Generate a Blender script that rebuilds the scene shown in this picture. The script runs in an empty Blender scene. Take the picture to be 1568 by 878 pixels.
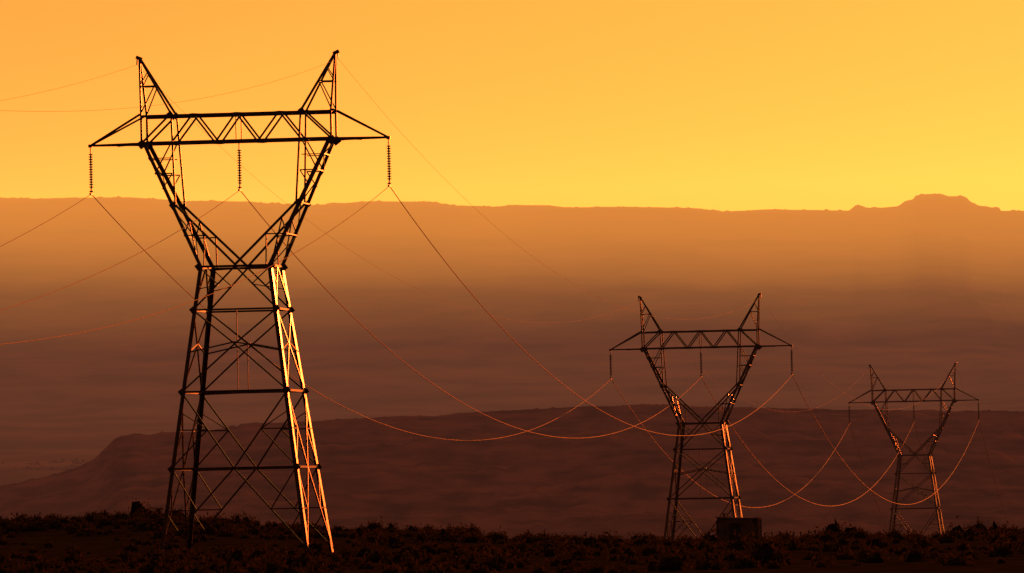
import bpy, math, random
import numpy as np
from mathutils import Vector, Matrix
random.seed(7); rng=np.random.default_rng(7)
sc=bpy.context.scene
sc.view_settings.view_transform='Standard'; sc.view_settings.look='None'; sc.view_settings.exposure=0

# ------------------------------------------------ camera
F=784/math.tan(math.radians(4.5)); U=0.043; D=U*F
PITCH=math.atan(311/F); ROLL=math.radians(1.2)
fw=Vector((0,math.cos(PITCH),math.sin(PITCH)))
r0=Vector((1,0,0)); u0=Vector((0,-math.sin(PITCH),math.cos(PITCH)))
rt=r0*math.cos(ROLL)-u0*math.sin(ROLL); up=r0*math.sin(ROLL)+u0*math.cos(ROLL)
cam=bpy.data.cameras.new("camera"); cam.sensor_width=36; cam.lens=18/math.tan(math.radians(4.5))
cam.clip_start=1; cam.clip_end=60000
co=bpy.data.objects.new("camera",cam); sc.collection.objects.link(co)
M=Matrix.Identity(4)
for i in range(3):
    M[i][0]=rt[i]; M[i][1]=up[i]; M[i][2]=-fw[i]
co.matrix_world=M; sc.camera=co
def survey(px,py,Y):
    """bearing from the photographer's stand point -> world point at distance Y north"""
    d=fw+rt*((px-784)/F)-up*((py-439)/F)
    return d*(Y/d.y)
def crest_fn(pts,Y):
    w=[survey(a,b,Y) for a,b in pts]
    xs=np.array([p.x for p in w]); zs=np.array([p.z for p in w])
    return lambda x: np.interp(x,xs,zs)

# ------------------------------------------------ noise
def _h(ix,iy,s):
    n=(ix.astype(np.int64)*374761393+iy.astype(np.int64)*668265263+s*1274126177)&0x7fffffff
    n=((n^(n>>13))*1274126177)&0x7fffffff
    return ((n^(n>>16))&0xffff)/65535.0
def vn(x,y,s=0):
    ix=np.floor(x); iy=np.floor(y); fx=x-ix; fy=y-iy
    fx=fx*fx*(3-2*fx); fy=fy*fy*(3-2*fy)
    a=_h(ix,iy,s);b=_h(ix+1,iy,s);c=_h(ix,iy+1,s);d=_h(ix+1,iy+1,s)
    return (a*(1-fx)+b*fx)*(1-fy)+(c*(1-fx)+d*fx)*fy
def fbm(x,y,o=5,s=0):
    t=0;a=.5
    for i in range(o):
        t=t+a*(vn(x,y,s+i)-.5); x=x*2.03+11.3; y=y*2.03+5.1; a*=.5
    return t

# ------------------------------------------------ materials
def newmat(n):
    m=bpy.data.materials.new(n); m.use_nodes=True; nt=m.node_tree
    return m,nt,nt.nodes["Principled BSDF"]
def noisy(n,c1,c2,scale,rough=.9,bump=0.0,detail=6,stretch=None,spec=.0,trans=0):
    m,nt,b=newmat(n)
    tc=nt.nodes.new("ShaderNodeTexCoord"); mp=nt.nodes.new("ShaderNodeMapping")
    if stretch: mp.inputs["Scale"].default_value=stretch
    nt.links.new(tc.outputs["Object"],mp.inputs[0])
    no=nt.nodes.new("ShaderNodeTexNoise"); no.inputs["Scale"].default_value=scale; no.inputs["Detail"].default_value=detail
    nt.links.new(mp.outputs[0],no.inputs["Vector"])
    cr=nt.nodes.new("ShaderNodeValToRGB"); cr.color_ramp.elements[0].position=.35; cr.color_ramp.elements[1].position=.65
    cr.color_ramp.elements[0].color=(*c1,1); cr.color_ramp.elements[1].color=(*c2,1)
    nt.links.new(no.outputs["Fac"],cr.inputs[0]); nt.links.new(cr.outputs[0],b.inputs["Base Color"])
    b.inputs["Roughness"].default_value=rough; b.inputs["Specular IOR Level"].default_value=spec
    if bump:
        bp=nt.nodes.new("ShaderNodeBump"); bp.inputs["Strength"].default_value=.6; bp.inputs["Distance"].default_value=bump
        nt.links.new(no.outputs["Fac"],bp.inputs["Height"]); nt.links.new(bp.outputs[0],b.inputs["Normal"])
    if trans:
        tr=nt.nodes.new("ShaderNodeBsdfTranslucent"); mx=nt.nodes.new("ShaderNodeMixShader"); mx.inputs[0].default_value=trans
        nt.links.new(cr.outputs[0],tr.inputs[0]); nt.links.new(b.outputs[0],mx.inputs[1]); nt.links.new(tr.outputs[0],mx.inputs[2])
        nt.links.new(mx.outputs[0],nt.nodes["Material Output"].inputs[0])
    return m
steel=noisy("weathered_steel",(.06,.024,.012),(.12,.05,.026),1.3,rough=.31,spec=.25)
steel.node_tree.nodes["Principled BSDF"].inputs["Metallic"].default_value=.22
glass=noisy("porcelain",(.05,.03,.02),(.09,.05,.03),8,rough=.6,spec=.1)
concrete=noisy("concrete",(.1,.09,.08),(.16,.14,.12),4)
alu=noisy("aluminium_cable",(.3,.15,.10),(.4,.21,.14),2,rough=.62,spec=.1)
alu.node_tree.nodes["Principled BSDF"].inputs["Metallic"].default_value=.55
soil=noisy("desert_soil",(.03,.015,.009),(.065,.032,.018),.5,bump=.15)
rock=noisy("sandstone_slope",(.04,.016,.011),(.19,.07,.045),.06,bump=2.5,stretch=(1,.35,5),detail=9)
mesa=noisy("mesa_rock",(.09,.045,.028),(.21,.10,.06),.010,bump=3,stretch=(1,.4,6),detail=9)
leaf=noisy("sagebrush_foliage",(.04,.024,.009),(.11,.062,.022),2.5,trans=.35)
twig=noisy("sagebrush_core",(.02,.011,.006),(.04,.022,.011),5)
treem=noisy("tree_foliage",(.04,.022,.010),(.06,.03,.015),.3)
shedm=noisy("rusty_corrugated_steel",(.12,.06,.04),(.24,.12,.07),2,rough=.7)
wood=noisy("weathered_wood",(.05,.035,.025),(.09,.06,.045),3)

# ------------------------------------------------ mesh helpers
class MB:
    def __init__(s): s.v=[]; s.f=[]; s.m=[]
    def box8(s,c,mi=0):
        n=len(s.v); s.v+= [tuple(p) for p in c]
        for q in ((0,1,2,3),(7,6,5,4),(0,4,5,1),(1,5,6,2),(2,6,7,3),(3,7,4,0)):
            s.f.append(tuple(n+i for i in q)); s.m.append(mi)
    def prism(s,p,q,a,b,a0,a1,b0,b1,mi=0):
        c=[]
        for e in (p,q):
            c+=[e+a*a0+b*b0,e+a*a1+b*b0,e+a*a1+b*b1,e+a*a0+b*b1]
        s.box8(c,mi)
    def bar(s,p,q,w,h=None,mi=0,ref=None):
        p=Vector(p);q=Vector(q);h=h or w
        ax=(q-p).normalized(); ref=Vector(ref) if ref else Vector((0,1,0))
        if abs(ax.dot(ref))>.95: ref=Vector((1,0,0))
        a=ax.cross(ref).normalized(); b=a.cross(ax).normalized()
        s.prism(p,q,a,b,-w/2,w/2,-h/2,h/2,mi)
    def ang(s,p,q,w,t,fa,fb,mi=0,w2=None):
        w2=w2 or w
        p=Vector(p);q=Vector(q);ax=(q-p).normalized()
        a=Vector(fa);a=(a-ax*a.dot(ax)).normalized()
        b=Vector(fb);b=(b-ax*b.dot(ax)-a*b.dot(a)).normalized()
        s.prism(p,q,a,b,0,w,0,t,mi); s.prism(p,q,a,b,0,t,t,w2,mi)
    def lathe(s,c,prof,n=10,mi=0):
        c=Vector(c); k=len(s.v)
        for r,z in prof:
            for i in range(n):
                t=2*math.pi*i/n; s.v.append((c.x+r*math.cos(t),c.y+r*math.sin(t),c.z+z))
        for j in range(len(prof)-1):
            for i in range(n):
                a=k+j*n+i;b=k+j*n+(i+1)%n
                s.f.append((a,b,b+n,a+n)); s.m.append(mi)
    def tube(s,pts,r,n=5,mi=0):
        k=len(s.v); L=len(pts)
        for i,p in enumerate(pts):
            d=(pts[min(i+1,L-1)]-pts[max(i-1,0)]).normalized()
            a=d.cross(Vector((0,0,1))).normalized(); b=a.cross(d)
            for j in range(n):
                t=2*math.pi*j/n; s.v.append(tuple(p+a*(r*math.cos(t))+b*(r*math.sin(t))))
        for i in range(L-1):
            for j in range(n):
                a=k+i*n+j;b=k+i*n+(j+1)%n
                s.f.append((a,b,b+n,a+n)); s.m.append(mi)
    def mesh(s,name,mats,smooth=False):
        me=bpy.data.meshes.new(name); me.from_pydata(s.v,[],s.f)
        for m in mats: me.materials.append(m)
        me.polygons.foreach_set("material_index",s.m)
        if smooth: me.polygons.foreach_set("use_smooth",[True]*len(s.f))
        me.update()
        return me
def addobj(name,me):
    o=bpy.data.objects.new(name,me); sc.collection.objects.link(o); return o
def npmesh(name,V,Fq,mats,mi=None,smooth=False):
    me=bpy.data.meshes.new(name); me.vertices.add(len(V)); me.vertices.foreach_set("co",V.astype(np.float32).ravel())
    n=len(Fq); me.loops.add(n*4); me.loops.foreach_set("vertex_index",Fq.astype(np.int32).ravel())
    me.polygons.add(n); me.polygons.foreach_set("loop_start",np.arange(0,n*4,4,dtype=np.int32))
    me.polygons.foreach_set("loop_total",np.full(n,4,dtype=np.int32))
    for m in mats: me.materials.append(m)
    if mi is not None: me.polygons.foreach_set("material_index",mi.astype(np.int32))
    me.polygons.foreach_set("use_smooth",np.full(n,smooth)); me.update(calc_edges=True); me.validate()
    return me
def sheet(name,X,Y,Z,mat):
    r,c=X.shape; V=np.stack([X,Y,Z],-1).reshape(-1,3)
    i=np.arange(r-1)[:,None]*c+np.arange(c-1)[None,:]
    Fq=np.stack([i,i+1,i+c+1,i+c],-1).reshape(-1,4)
    return addobj(name,npmesh(name,V,Fq,[mat],smooth=True))

# ------------------------------------------------ pylon (local units metres, z=0 at lower chord)
def build_pylon():
    B=MB(); P=lambda x,y,z: Vector((x*U,y*U,z*U))
    WA,TA=.23,.05
    hw=lambda h: 56+(-191-h)*0.1345
    Z=[-191,-257,-382,-499,-640]
    for sx in(-1,1):
        for sy in(-1,1):
            a=P(sx*56,sy*56,-191); b=P(sx*hw(-640),sy*hw(-640),-640)
            B.ang(b,a,WA+.03,TA,(-sx,0,0),(0,-sy,0),w2=.6)
            B.lathe(b+Vector((0,0,-.6)),[(.45,0),(.45,.9),(.25,1.0),(0,1.0)],12,2)
            c=P(sx*146,sy*24,0)
            B.ang(a,c,WA,TA,(-sx,0,0),(0,-sy,0))
            k=P(sx*95,sy*40,-96)
            B.ang(P(0,sy*56,-191),k,.15,TA,(sx*-1,0,1),(0,-sy,0))
            B.ang(k,P(sx*102,sy*24,45),.12,TA,(-sx,0,0),(0,-sy,0),w2=.08)
            B.bar(P(sx*79,sy*48,-143),P(sx*48,sy*48,-143),.08)
            B.bar(P(sx*48,sy*48,-143),P(sx*48,sy*55,-191),.08)
            B.bar(P(sx*79,sy*48,-143),P(sx*72,sy*44,-119),.08)
            B.bar(P(sx*56,sy*56,-191),P(sx*72,sy*44,-119),.08)
            B.bar(P(sx*126,sy*30,-46),P(sx*99,sy*31,-46),.08)
            B.bar(P(sx*126,sy*30,-46),P(sx*102,sy*24,0),.08)
            B.bar(P(sx*114,sy*35,-70),P(sx*99,sy*31,-46),.07)
            B.bar(P(sx*136,sy*26,-22),P(sx*101,sy*26,-22),.06)
            t=P(sx*154,sy*3,134)
            B.ang(P(sx*149,sy*24,0),P(sx*149,sy*24,45),.14,TA,(-sx,0,0),(0,-sy,0),w2=.09)
            B.ang(P(sx*149,sy*24,45),t,.13,TA,(-sx,0,0),(0,-sy,0),w2=.09)
            B.ang(P(sx*102,sy*24,45),t,.13,TA,(sx*-1,0,0),(0,-sy,0))
            B.bar(P(sx*151.5,sy*13,90),P(sx*128,sy*13,90),.07)
            B.bar(P(sx*149,sy*24,45),P(sx*128,sy*13,90),.07)
            B.bar(P(sx*151.5,sy*13,90),P(sx*140,sy*8,110),.06)
            tip=P(sx*232,sy*2,0)
            B.ang(P(sx*149,sy*24,0),tip,.13,TA,(0,0,1),(0,-sy,0))
            B.ang(P(sx*149,sy*24,45),tip,.12,TA,(0,0,1),(0,-sy,0))
            B.bar(P(sx*149,sy*24,0),P(sx*102,sy*24,45),.12)
            for gx,gz,g,gy in((147,0,.5,24),(102,45,.36,24),(97,-96,.4,40.5),(56,-191,.42,56),(hw(-257),-257,.36,hw(-257)),(hw(-382),-382,.36,hw(-382)),(hw(-499),-499,.34,hw(-499))):
                p=P(sx*gx,sy*(gy+.6),gz); 
                B.prism(p-Vector((0,.012,0)),p+Vector((0,.012,0)),Vector((.8,0,.6)),Vector((-.6,0,.8)),-g/2,g/2,-g/2,g/2)
        q=[(146,24,0),(136,28.4,-22),(126,30,-46),(101,40,-96),(79,48,-143),(56,56,-191)]
        for i,(x,y,z) in enumerate(q):
            B.bar(P(sx*x,-y,z),P(sx*x,y,z),.07,ref=(1,0,0))
            if i<len(q)-1:
                x2,y2,z2=q[i+1]; s=1 if i%2 else -1
                B.bar(P(sx*x,-s*y,z),P(sx*x2,s*y2,z2),.06,ref=(1,0,0))
        B.bar(P(sx*102,-24,45),P(sx*102,24,45),.09,ref=(1,0,0)); B.bar(P(sx*149,-24,45),P(sx*149,24,45),.09,ref=(1,0,0))
        B.bar(P(sx*102,-24,0),P(sx*102,24,0),.08,ref=(1,0,0))
        B.bar(P(sx*102,-24,45),P(sx*149,24,45),.06)
        B.bar(P(sx*128,-13,90),P(sx*128,13,90),.06,ref=(1,0,0))
        B.bar(P(sx*190,-13,0),P(sx*190,13,0),.07,ref=(1,0,0)); B.bar(P(sx*149,-24,0),P(sx*190,13,0),.06)
        B.bar(P(sx*190,-13,0),P(sx*149,24,0),.05); 
        B.bar(P(sx*149,0,132),P(sx*158,0,136),.22,.16); B.bar(P(sx*156,0,134),P(sx*157,0,124),.08)
        B.bar(P(sx*229,0,1),P(sx*235,0,1),.2,.26)
    for sy in(-1,1):
        B.ang(P(-149,sy*24,0),P(149,sy*24,0),.17,TA,(0,0,1),(0,-sy,0))
        B.ang(P(-149,sy*24,45),P(149,sy*24,45),.17,TA,(0,0,-1),(0,-sy,0))
        zz=[(-102,0),(-67,45),(-33,0),(0,45),(33,0),(67,45),(102,0)]
        for a,b in zip(zz,zz[1:]): B.bar(P(a[0],sy*23,a[1]),P(b[0],sy*23,b[1]),.12,.07)
        B.bar(P(0,sy*23,0),P(0,sy*23,45),.07)
    xs=[-102,-67,-33,0,33,67,102]
    for i in range(6):
        s=1 if i%2 else -1
        B.bar(P(xs[i],-s*24,45),P(xs[i+1],s*24,45),.06); B.bar(P(xs[i],-s*24,0),P(xs[i+1],s*24,0),.06)
    def face(fn):
        L=lambda i:hw(Z[i])
        g=lambda x,h: fn(x,h)
        B.bar(g(-56,Z[0]),g(56,Z[0]),.15,.1)
        B.bar(g(-L(1),Z[1]),g(L(1),Z[1]),.12,.1)
        B.bar(g(-L(2),Z[2]),g(L(2),Z[2]),.14,.1)
        B.bar(g(-L(3),Z[3]),g(L(3),Z[3]),.14,.1)
        for s in(-1,1):
            B.bar(g(0,Z[0]),g(s*L(1),Z[1]),.11,.08)
            B.bar(g(s*56,Z[0]),g(s*26,-219),.07); B.bar(g(s*26,-219),g(s*hw(-226),-226),.06)
            B.bar(g(s*L(1),Z[1]),g(0,-310),.10,.08); B.bar(g(0,-310),g(s*L(2),Z[2]),.10,.08)
            B.bar(g(0,-307),g(s*hw(-322),-322),.09)
            B.bar(g(s*L(2),Z[2]),g(0,Z[3]),.10,.08)
            m=hw(-440); d=L(2)*(1-(440-382)/117)
            B.bar(g(s*m,-440),g(s*d,-440),.08); B.bar(g(s*d,-440),g(s*L(3),Z[3]),.08)
            B.bar(g(s*hw(-411),-411),g(s*d,-440),.06)
            B.bar(g(0,Z[3]),g(s*hw(-625),-625),.10,.08)
            m=hw(-562); d=hw(-625)*(562-499)/126
            B.bar(g(s*m,-562),g(s*d,-562),.08); B.bar(g(s*d,-562),g(s*L(3)*.98,Z[3]),.08)
            B.bar(g(s*m,-562),g(s*d*1.5,-594),.07)
    face(lambda x,h:P(x,-hw(h)+1,h)); face(lambda x,h:P(x,hw(h)-1,h))
    face(lambda x,h:P(-hw(h)+1,x,h)); face(lambda x,h:P(hw(h)-1,x,h))
    for h in(-191,-382,-499):
        w=hw(h)-2; B.bar(P(-w,-w,h+1),P(w,w,h+1),.07); B.bar(P(-w,w,h-2),P(w,-w,h-2),.07)
    B.bar(P(-7,-10,-257),P(-7,-10,-382),.05); B.bar(P(9,-10,-310),P(9,-10,-382),.05)
    for x in(-232,0,232):
        B.bar(P(x,0,2),P(x,0,-12),.07)
        prof=[]; n=14; st=54/n
        for i in range(n):
            z=(-11-i*st)*U
            prof+=[(.045,z),(.14,z-.02),(.15,z-.055),(.05,z-.09)]
        prof.append((.04,(-66)*U))
        B.lathe((x*U,0,0),prof,10,1)
        B.bar(P(x,0,-65),P(x,0,-72),.09); B.bar(P(x,-9,-73),P(x,9,-73),.12,.12,ref=(1,0,0))
        B.bar(P(x-3,0,-69),P(x+3,0,-69),.08)
    return B.mesh("electricity_pylon",[steel,glass,concrete])
pm=build_pylon()
R1=survey(366,218.5,D); R2=survey(1073,533.5,D/.601); R3=survey(1399,615.5,D/.427)
R0=Vector((2*R1.x-R2.x,2*R1.y-R2.y,R1.z-110*U))
R4=Vector((2*R3.x-R2.x,2*R3.y-R2.y,0)); R4.z=-(70/F)*R4.y*1.35-134*U-6
th=math.atan2(R3.x-R1.x,R3.y-R1.y)
Ts=[R0,R1,R2,R3,R4]; Rz=Matrix.Rotation(-th,4,'Z')
for i,k in enumerate([1,2,3,0,4]):
    o=addobj("electricity_pylon",pm); o.matrix_world=Matrix.Translation(Ts[k])@Rz
TM=[Matrix.Translation(t)@Rz for t in Ts]
foot=[t.z-632*U for t in Ts]

# ------------------------------------------------ cables
C=MB(); S=MB()
sag=[256,256,315,300]; sg2=[187,187,215,210]
for i in range(4):
    for x in(-232,0,232):
        a=TM[i]@Vector((x*U,0,-73*U)); b=TM[i+1]@Vector((x*U,0,-73*U)); pts=[]
        for j in range(81):
            t=j/80; p=a.lerp(b,t); p.z-=4*sag[i]*U*t*(1-t); pts.append(p)
        C.tube(pts,(.018,.029,.036,.038)[i],8)
    for x in(-157,157):
        a=TM[i]@Vector((x*U,0,124*U)); b=TM[i+1]@Vector((x*U,0,124*U)); pts=[]
        for j in range(81):
            t=j/80; p=a.lerp(b,t); p.z-=4*sg2[i]*U*t*(1-t); pts.append(p)
        S.tube(pts,.008,6)
addobj("power_cables",C.mesh("power_cables",[alu],True)); addobj("shield_wires",S.mesh("shield_wires",[alu],True))

# ------------------------------------------------ ground sheet
YC=515.
crest=crest_fn([(-1500,800),(-300,801),(0,802),(120,797),(200,790),(250,790),(300,801),(400,807),(520,814),(700,819),(850,828),(1000,836),(1100,836),(1180,836),(1240,831),(1290,822),(1400,830),(1500,825),(1568,826),(1900,820),(3000,810)],YC)
def ground_z(x,y):
    c=crest(x*YC/np.maximum(y,YC*.7))
    prof=np.interp(y,[-400,0,266,428],[-2.2,-2.0,-3.5,foot[1]])
    k=np.clip((y-428)/(YC-428),0,1); k=k*k*(3-2*k)
    z=prof*(1-k)+c*k
    far=np.interp(y,[YC,560,640,R2.y,R3.y,1150,R4.y,2000,60000],[-4.5,-6,-9,foot[2],foot[3],foot[3]-4,foot[4],-52,-64])
    k2=np.clip((y-YC)/110,0,1); k2=k2*k2*(3-2*k2)
    z=np.where(y>YC,(z-.03*(y-YC))*(1-k2)+far*k2,z)
    g=np.exp(-(((x-R0.x)/32)**2+((y-R0.y)/40)**2)); z=z*(1-g)+foot[0]*g
    amp=np.interp(y,[0,300,1000,3000],[.25,.45,.8,3])
    z=z+amp*fbm(x/9,y/14,5,3)*(1-g)+.12*fbm(x/1.3,y/1.6,3,9)
    z=np.where((x**2+y**2)<25,np.minimum(z,-1.7),z)
    return z
ys=np.concatenate([np.linspace(-400,200,50),np.linspace(204,460,110),np.linspace(461,545,130),np.linspace(548,1400,90),np.geomspace(1420,45000,60)])
s=np.concatenate([-np.geomspace(60,.14,70),np.linspace(-.135,.135,300),np.geomspace(.14,60,70)])
Yg,Sg=np.meshgrid(ys,s,indexing='ij')
wid=np.interp(ys,[-400,200,515,45000],[300,300,515,20000])[:,None]
Xg=np.where(abs(Sg)>.14,np.sign(Sg)*(.14*wid+(abs(Sg)-.14)*np.maximum(wid,400)*.9),Sg*wid)
sheet("ground",Xg,Yg,ground_z(Xg,Yg),soil)

# ------------------------------------------------ middle mesa
YM=2600.
mc=crest_fn([(-3000,800),(-300,790),(0,745),(60,733),(100,722),(128,712),(146,702),(158,690),(168,679),(175,672),(184,668),(205,665),(230,667),(245,663),(300,662),(340,657),(358,651),(363,655),(368,649),(430,648),(520,643),(600,638),(680,637),(702,633),(800,628),(900,624),(1000,621),(1100,624),(1250,627),(1400,630),(1568,631),(2500,640),(5000,700)],YM)
xs=np.concatenate([np.linspace(-3500,-260,60),np.arange(-255,256,1.0),np.linspace(262,3500,60)])
ys=np.concatenate([np.linspace(1500,2480,180),np.linspace(2486,2640,80),np.linspace(2660,3600,20)])
Ym,Xm=np.meshgrid(ys,xs,indexing='ij')
wob=90*fbm(Xm/120,Xm*0+2,4,40)
cz=mc(Xm*YM/np.maximum(Ym,YM-900)); base=-60.
t=np.clip((Ym+wob-1500)/(YM-1500),0,1)
st=t**.85; ter=9; q=st*ter+fbm(Xm/90,Ym/200,4,21)*1.0; fr=q-np.floor(q); stt=(np.floor(q)+np.clip((fr-.35)/.3,0,1))/ter
S_=np.where(t<1,np.clip(.5*st+.5*stt,0,1),1)
edge=np.clip((YM-Ym)/80,0,1)
Zm=base+(cz-base)*S_
Zm=np.where(Ym>=YM-10,cz,Zm)-np.maximum(Ym-YM,0)*.02
Zm+= (9*fbm(Xm/40,Ym/110,6,5)*edge)-edge*7*np.abs(fbm(Xm/14,Ym/60,4,63))+ .8*fbm(Xm/4,Ym/9,3,8)+np.maximum(fbm(Xm/2.2,Ym/9,2,77),.12)*3.0-.36
sheet("sandstone_mesa",Xm,Ym,Zm,rock)

# ------------------------------------------------ far mesa
YF=9000.
fc=crest_fn([(-6000,330),(-1500,320),(-400,306),(0,304),(60,306),(100,305),(200,304),(240,307),(280,310),(380,311),(420,315),(480,317),(520,313),(570,309),(660,309),(690,315),(760,317),(790,314),(840,315),(870,318),(960,317),(1060,319),(1085,322),(1110,324),(1180,321),(1300,323),(1306,318),(1315,315),(1328,319),(1345,319),(1375,316),(1386,309),(1398,306),(1402,300),(1415,298),(1440,297),(1452,301),(1466,301),(1470,299),(1480,303),(1486,311),(1495,315),(1520,318),(1530,319),(1532,323),(1568,324),(2200,326),(6000,330)],YF)
xs=np.concatenate([np.linspace(-9000,-860,60),np.arange(-850,851,2.4),np.linspace(860,9000,60)])
ys=np.concatenate([np.linspace(3300,8300,110),np.linspace(8330,9010,60),np.linspace(9060,12000,12)])
Yf,Xf=np.meshgrid(ys,xs,indexing='ij')
cz=fc(Xf*YF/np.maximum(Yf,YF-1000))
prof=np.interp(Yf+150*fbm(Xf/300,Yf/900,4,31),[3300,4000,5200,5260,6200,7500,7560,8400,8780,8900,9000],[-60,16,40,50,75,165,185,285,345,385,395])/395
Zf=cz*prof+np.interp(Yf,[3300,5000,8200,8900,9000],[0,5,32,22,0])*fbm(Xf/260,Yf/700,6,12)*1.0
bump=np.maximum(fbm(Xf/6,Yf/40,3,50),.02)*7+1.2*fbm(Xf/25,Yf/60,3,51)
Zf=np.where(Yf>=YF-5,cz,Zf)+bump*np.clip((Yf-8700)/250,0,1)-np.maximum(Yf-YF,0)*.03
sheet("distant_mesa",Xf,Yf,Zf,mesa)

# ------------------------------------------------ shrubs
def clumps(name,pos,size,hfac,nleaf,leafsz,mats):
    n=len(pos); 
    d=rng.normal(size=(n,nleaf,3)); d/=np.linalg.norm(d,axis=2,keepdims=True); d[...,2]=abs(d[...,2])
    lump=1+.45*np.sin(d[...,0]*4+rng.uniform(0,6,(n,1)))*np.cos(d[...,1]*5+rng.uniform(0,6,(n,1)))
    r=(.55+.5*rng.random((n,nleaf)))*lump
    c=d*r[...,None]*(size[:,None,None]*.5); c[...,2]*=hfac[:,None]*1.6
    c+=pos[:,None,:]
    a=rng.normal(size=(n,nleaf,3)); a[...,2]+=.8; a/=np.linalg.norm(a,axis=2,keepdims=True)
    b=rng.normal(size=(n,nleaf,3)); b-=a*(a*b).sum(-1,keepdims=True); b/=np.linalg.norm(b,axis=2,keepdims=True)
    l=leafsz*(.6+.9*rng.random((n,nleaf,1)))*np.minimum(size,1.3)[:,None,None]
    V=np.stack([c-b*l*.35,c+a*l*.1+b*l*.3,c+a*l*1.3,c-b*l*.3+a*l*.5],2).reshape(-1,3)
    Fq=np.arange(len(V)).reshape(-1,4); mi=np.zeros(len(Fq))
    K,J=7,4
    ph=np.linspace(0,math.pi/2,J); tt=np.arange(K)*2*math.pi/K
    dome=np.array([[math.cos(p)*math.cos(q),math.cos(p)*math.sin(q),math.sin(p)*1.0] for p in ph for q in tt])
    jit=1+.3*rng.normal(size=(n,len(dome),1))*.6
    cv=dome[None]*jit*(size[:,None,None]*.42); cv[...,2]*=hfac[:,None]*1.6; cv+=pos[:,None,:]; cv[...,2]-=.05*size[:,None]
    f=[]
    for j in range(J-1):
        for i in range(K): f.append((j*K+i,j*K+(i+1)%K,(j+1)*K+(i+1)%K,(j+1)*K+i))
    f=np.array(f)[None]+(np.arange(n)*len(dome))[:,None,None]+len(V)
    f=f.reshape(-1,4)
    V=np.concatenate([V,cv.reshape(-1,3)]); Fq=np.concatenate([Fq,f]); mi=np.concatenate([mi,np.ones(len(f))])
    return addobj(name,npmesh(name,V,Fq,mats,mi))
N=3400
y=np.concatenate([rng.uniform(255,500,N//2),rng.uniform(475,522,N//2)])
x=rng.uniform(-1,1,N)*(y*.1+6)
dens=vn(x/5,y/9,91)*.55+vn(x/1.8,y/4,92)*.45
keep=dens>.38; x=x[keep];y=y[keep];n=len(x); dk=dens[keep]
sz=.45+1.0*rng.random(n)**3+2.2*np.clip(dk-.6,0,1)
px=784+F*x/y
big=((px>180)&(px<260)&(rng.random(n)<.6)|(px>1250)&(px<1568)&(rng.random(n)<.28)|(px>300)&(px<1000)&(rng.random(n)<.10))&(y>490); sz[big]*=1.7
near_shed=(px>1080)&(px<1185)&(y>470); sz[near_shed]=np.minimum(sz[near_shed],.75)
sz=np.minimum(sz,2.3)
hf=.38+.4*rng.random(n)
pos=np.stack([x,y,ground_z(x,y)-.03],1)
clumps("sagebrush",pos,sz,hf,110,.15,[leaf,twig])
n=150; y=rng.uniform(4050,4500,n); px=np.concatenate([rng.uniform(-200,140,110),rng.uniform(-600,-100,40)]); x=(px-784)/F*y
fz=np.array([np.interp(b,[3300,4000,5200],[-60,16,40])*1.0 for b in y])
pos=np.stack([x,y,fz-2.5],1)
clumps("distant_trees",pos,rng.uniform(5,9,n),rng.uniform(.4,.7,n),90,.9,[treem,treem])

# ------------------------------------------------ equipment shed on the ridge
sp=survey(1132,825,508.); gz=float(ground_z(np.array([sp.x]),np.array([508.]))[0])
em=bpy.data.objects.new("equipment_shed",None); sc.collection.objects.link(em); em.location=(sp.x,508.,gz+.05); em.rotation_euler=(0,0,math.radians(-9))
W,Dp,H=3.1,2.5,2.15
def part(name,b,m):
    o=addobj(name,b.mesh(name,m)); o.parent=em
b=MB()
for side in range(4):
    L=W if side%2==0 else Dp; off=Dp/2 if side%2==0 else W/2; n=int(L/.075)
    ang=[0,90,180,270][side]; R=Matrix.Rotation(math.radians(ang),3,'Z')
    k=len(b.v)
    for i in range(n+1):
        u=-L/2+L*i/n; d=-off+(.02 if i%2 else -.015)
        for z in(-.3,H): b.v.append(tuple(R@Vector((u,d,z))))
    for i in range(n): b.f.append((k+2*i,k+2*i+2,k+2*i+3,k+2*i+1)); b.m.append(0)
part("walls",b,[shedm])
b=MB(); b.box8([(-W/2-.1,-Dp/2-.1,H),(W/2+.1,-Dp/2-.1,H-.12),(W/2+.1,Dp/2+.1,H-.12),(-W/2-.1,Dp/2+.1,H),(-W/2-.1,-Dp/2-.1,H+.09),(W/2+.1,-Dp/2-.1,H-.04),(W/2+.1,Dp/2+.1,H-.04),(-W/2-.1,Dp/2+.1,H+.09)]); part("roof",b,[shedm])
b=MB(); b.bar((-.6,-Dp/2-.05,.9),(.3,-Dp/2-.05,.9),1.7,.04,ref=(0,1,0)); part("door",b,[wood])
b=MB()
for cx in(-1,1):
    for cy in(-1,1): b.bar((cx*(W/2+.02),cy*(Dp/2+.02),-.3),(cx*(W/2+.02),cy*(Dp/2+.02),H-.15),.1)
part("corner_posts",b,[wood])
b=MB(); b.lathe((-W/2+.35,.3,H),[(.08,0),(.08,.3),(.13,.3),(.13,.36),(0,.4)],10); part("vent_pipe",b,[shedm])
b=MB(); last=None
for i in range(11):
    p=survey(1172+i*11,826,513.+i*.7); z=float(ground_z(np.array([p.x]),np.array([p.y]))[0])
    h=1.0+.15*random.random(); q=Vector((p.x,p.y,z+h)); b.bar((p.x,p.y,z-.2),(p.x+random.uniform(-.06,.06),p.y,z+h),.09)
    if last:
        for k in(.1,.4,.7): b.tube([last-Vector((0,0,k)),q-Vector((0,0,k))],.008,4)
    last=q
addobj("wire_fence",b.mesh("wire_fence",[wood]))

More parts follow.
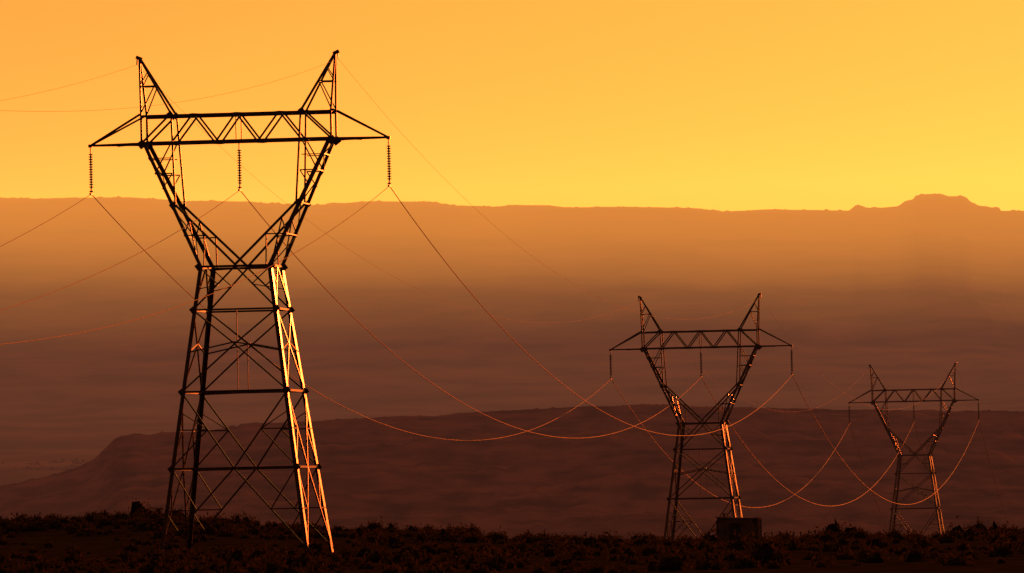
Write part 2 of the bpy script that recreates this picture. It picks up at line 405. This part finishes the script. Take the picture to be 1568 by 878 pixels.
# ------------------------------------------------ valley haze imitated by self-glowing volumes
def haze(name,verts,faces,col,eps):
    m=bpy.data.materials.new(name); m.use_nodes=True; nt=m.node_tree
    for nd in list(nt.nodes): nt.nodes.remove(nd)
    o=nt.nodes.new("ShaderNodeOutputMaterial"); e=nt.nodes.new("ShaderNodeEmission")
    e.inputs[0].default_value=(*col,1); e.inputs[1].default_value=eps
    nt.links.new(e.outputs[0],o.inputs["Volume"])  # emission only: the volume glows by itself and scatters no sunlight
    for k,v in (('emission_sampling','NONE'),('homogeneous_volume',True)):
        try: setattr(m.cycles,k,v)
        except Exception as ex: print(ex)
    me=bpy.data.meshes.new(name); me.from_pydata(verts,[],faces); me.materials.append(m); me.update()
    return addobj(name,me)
HF=[(0,3,2,1),(4,5,6,7),(0,1,5,4),(1,2,6,5),(2,3,7,6),(3,0,4,7)]
def slab(name,x0,x1,y0,y1,z0,z1,col,eps):
    haze(name,[(x0,y0,z0),(x1,y0,z0),(x1,y1,z0),(x0,y1,z0),(x0,y0,z1),(x1,y0,z1),(x1,y1,z1),(x0,y1,z1)],HF,col,eps)
slab("haze_glow_slab",-5000,5000,560,2700,-80,430,(1,.29,.18),2.1e-5)  # glowing slabs stand in for dim light scattered by valley air
slab("haze_glow_slab",-5000,5000,2705,9300,-80,430,(1,.40,.21),1.2e-5)
def wedge(name,xl,xr,yn,yf,zt,zl,zr,col,eps):
    v=[(xl,yn,zt),(xr,yn,zt),(xr,yf,zt),(xl,yf,zt),(xr,yf,zr),(xl,yf,zl)]
    haze(name,v,[(0,1,2,3),(0,3,5),(1,4,2),(2,4,5,3),(0,5,4,1)],col,eps)
wedge("haze_glow_wedge",-4980,4980,2900,9290,429,65,65,(1,.345,.05),1.05e-4)  # added glow, growing towards the ridge, imitates sun shining through the haze
wedge("haze_glow_wedge",-4970,4970,4200,9280,428,290,130,(1,.32,.015),1.25e-4)

# ------------------------------------------------ world + sun
AZ,EL=math.radians(15.5),math.radians(4.6)
sd=Vector((math.sin(AZ)*math.cos(EL),math.cos(AZ)*math.cos(EL),math.sin(EL)))
w=bpy.data.worlds.new("World"); sc.world=w; w.use_nodes=True; nt=w.node_tree
try:
    w.cycles.sampling_method='MANUAL'; w.cycles.sample_map_resolution=512
except Exception as ex: print(ex)
bg=nt.nodes["Background"]; out=nt.nodes["World Output"]
sky=nt.nodes.new("ShaderNodeTexSky"); sky.sky_type='NISHITA'; sky.sun_disc=False
sky.sun_elevation=EL; sky.sun_rotation=AZ; sky.dust_density=4; sky.air_density=1.5
nt.links.new(sky.outputs[0],bg.inputs[0]); bg.inputs[1].default_value=.005
tc=nt.nodes.new("ShaderNodeTexCoord"); dp=nt.nodes.new("ShaderNodeVectorMath"); dp.operation='DOT_PRODUCT'
nt.links.new(tc.outputs["Generated"],dp.inputs[0]); dp.inputs[1].default_value=sd
ac=nt.nodes.new("ShaderNodeMath"); ac.operation='ARCCOSINE'; nt.links.new(dp.outputs["Value"],ac.inputs[0])
dv=nt.nodes.new("ShaderNodeMath"); dv.operation='DIVIDE'; dv.inputs[1].default_value=math.pi; nt.links.new(ac.outputs[0],dv.inputs[0])
cr=nt.nodes.new("ShaderNodeValToRGB"); nt.links.new(dv.outputs[0],cr.inputs[0])
E=cr.color_ramp.elements
st=[(0,(1,.5,.07)),(10/180,(1,.42,.052)),(15/180,(1,.345,.040)),(20.5/180,(1,.28,.036)),(32/180,(.55,.2,.05)),(60/180,(.2,.085,.04)),(100/180,(.08,.036,.024)),(1,(.05,.025,.02))]
E[0].position=0;E[0].color=(*st[0][1],1);E[1].position=1;E[1].color=(*st[-1][1],1)
for p,c in st[1:-1]:
    e=E.new(p); e.color=(*c,1)
b2=nt.nodes.new("ShaderNodeBackground"); b2.inputs[1].default_value=1.0; nt.links.new(cr.outputs[0],b2.inputs[0])
ad=nt.nodes.new("ShaderNodeAddShader"); nt.links.new(bg.outputs[0],ad.inputs[0]); nt.links.new(b2.outputs[0],ad.inputs[1]); nt.links.new(ad.outputs[0],out.inputs[0])
l=bpy.data.lights.new("sun",'SUN'); l.energy=1.7; l.angle=math.radians(.5); l.color=(1,.13,.018)
lo=bpy.data.objects.new("sun",l); sc.collection.objects.link(lo); lo.rotation_euler=sd.to_track_quat('Z','Y').to_euler()
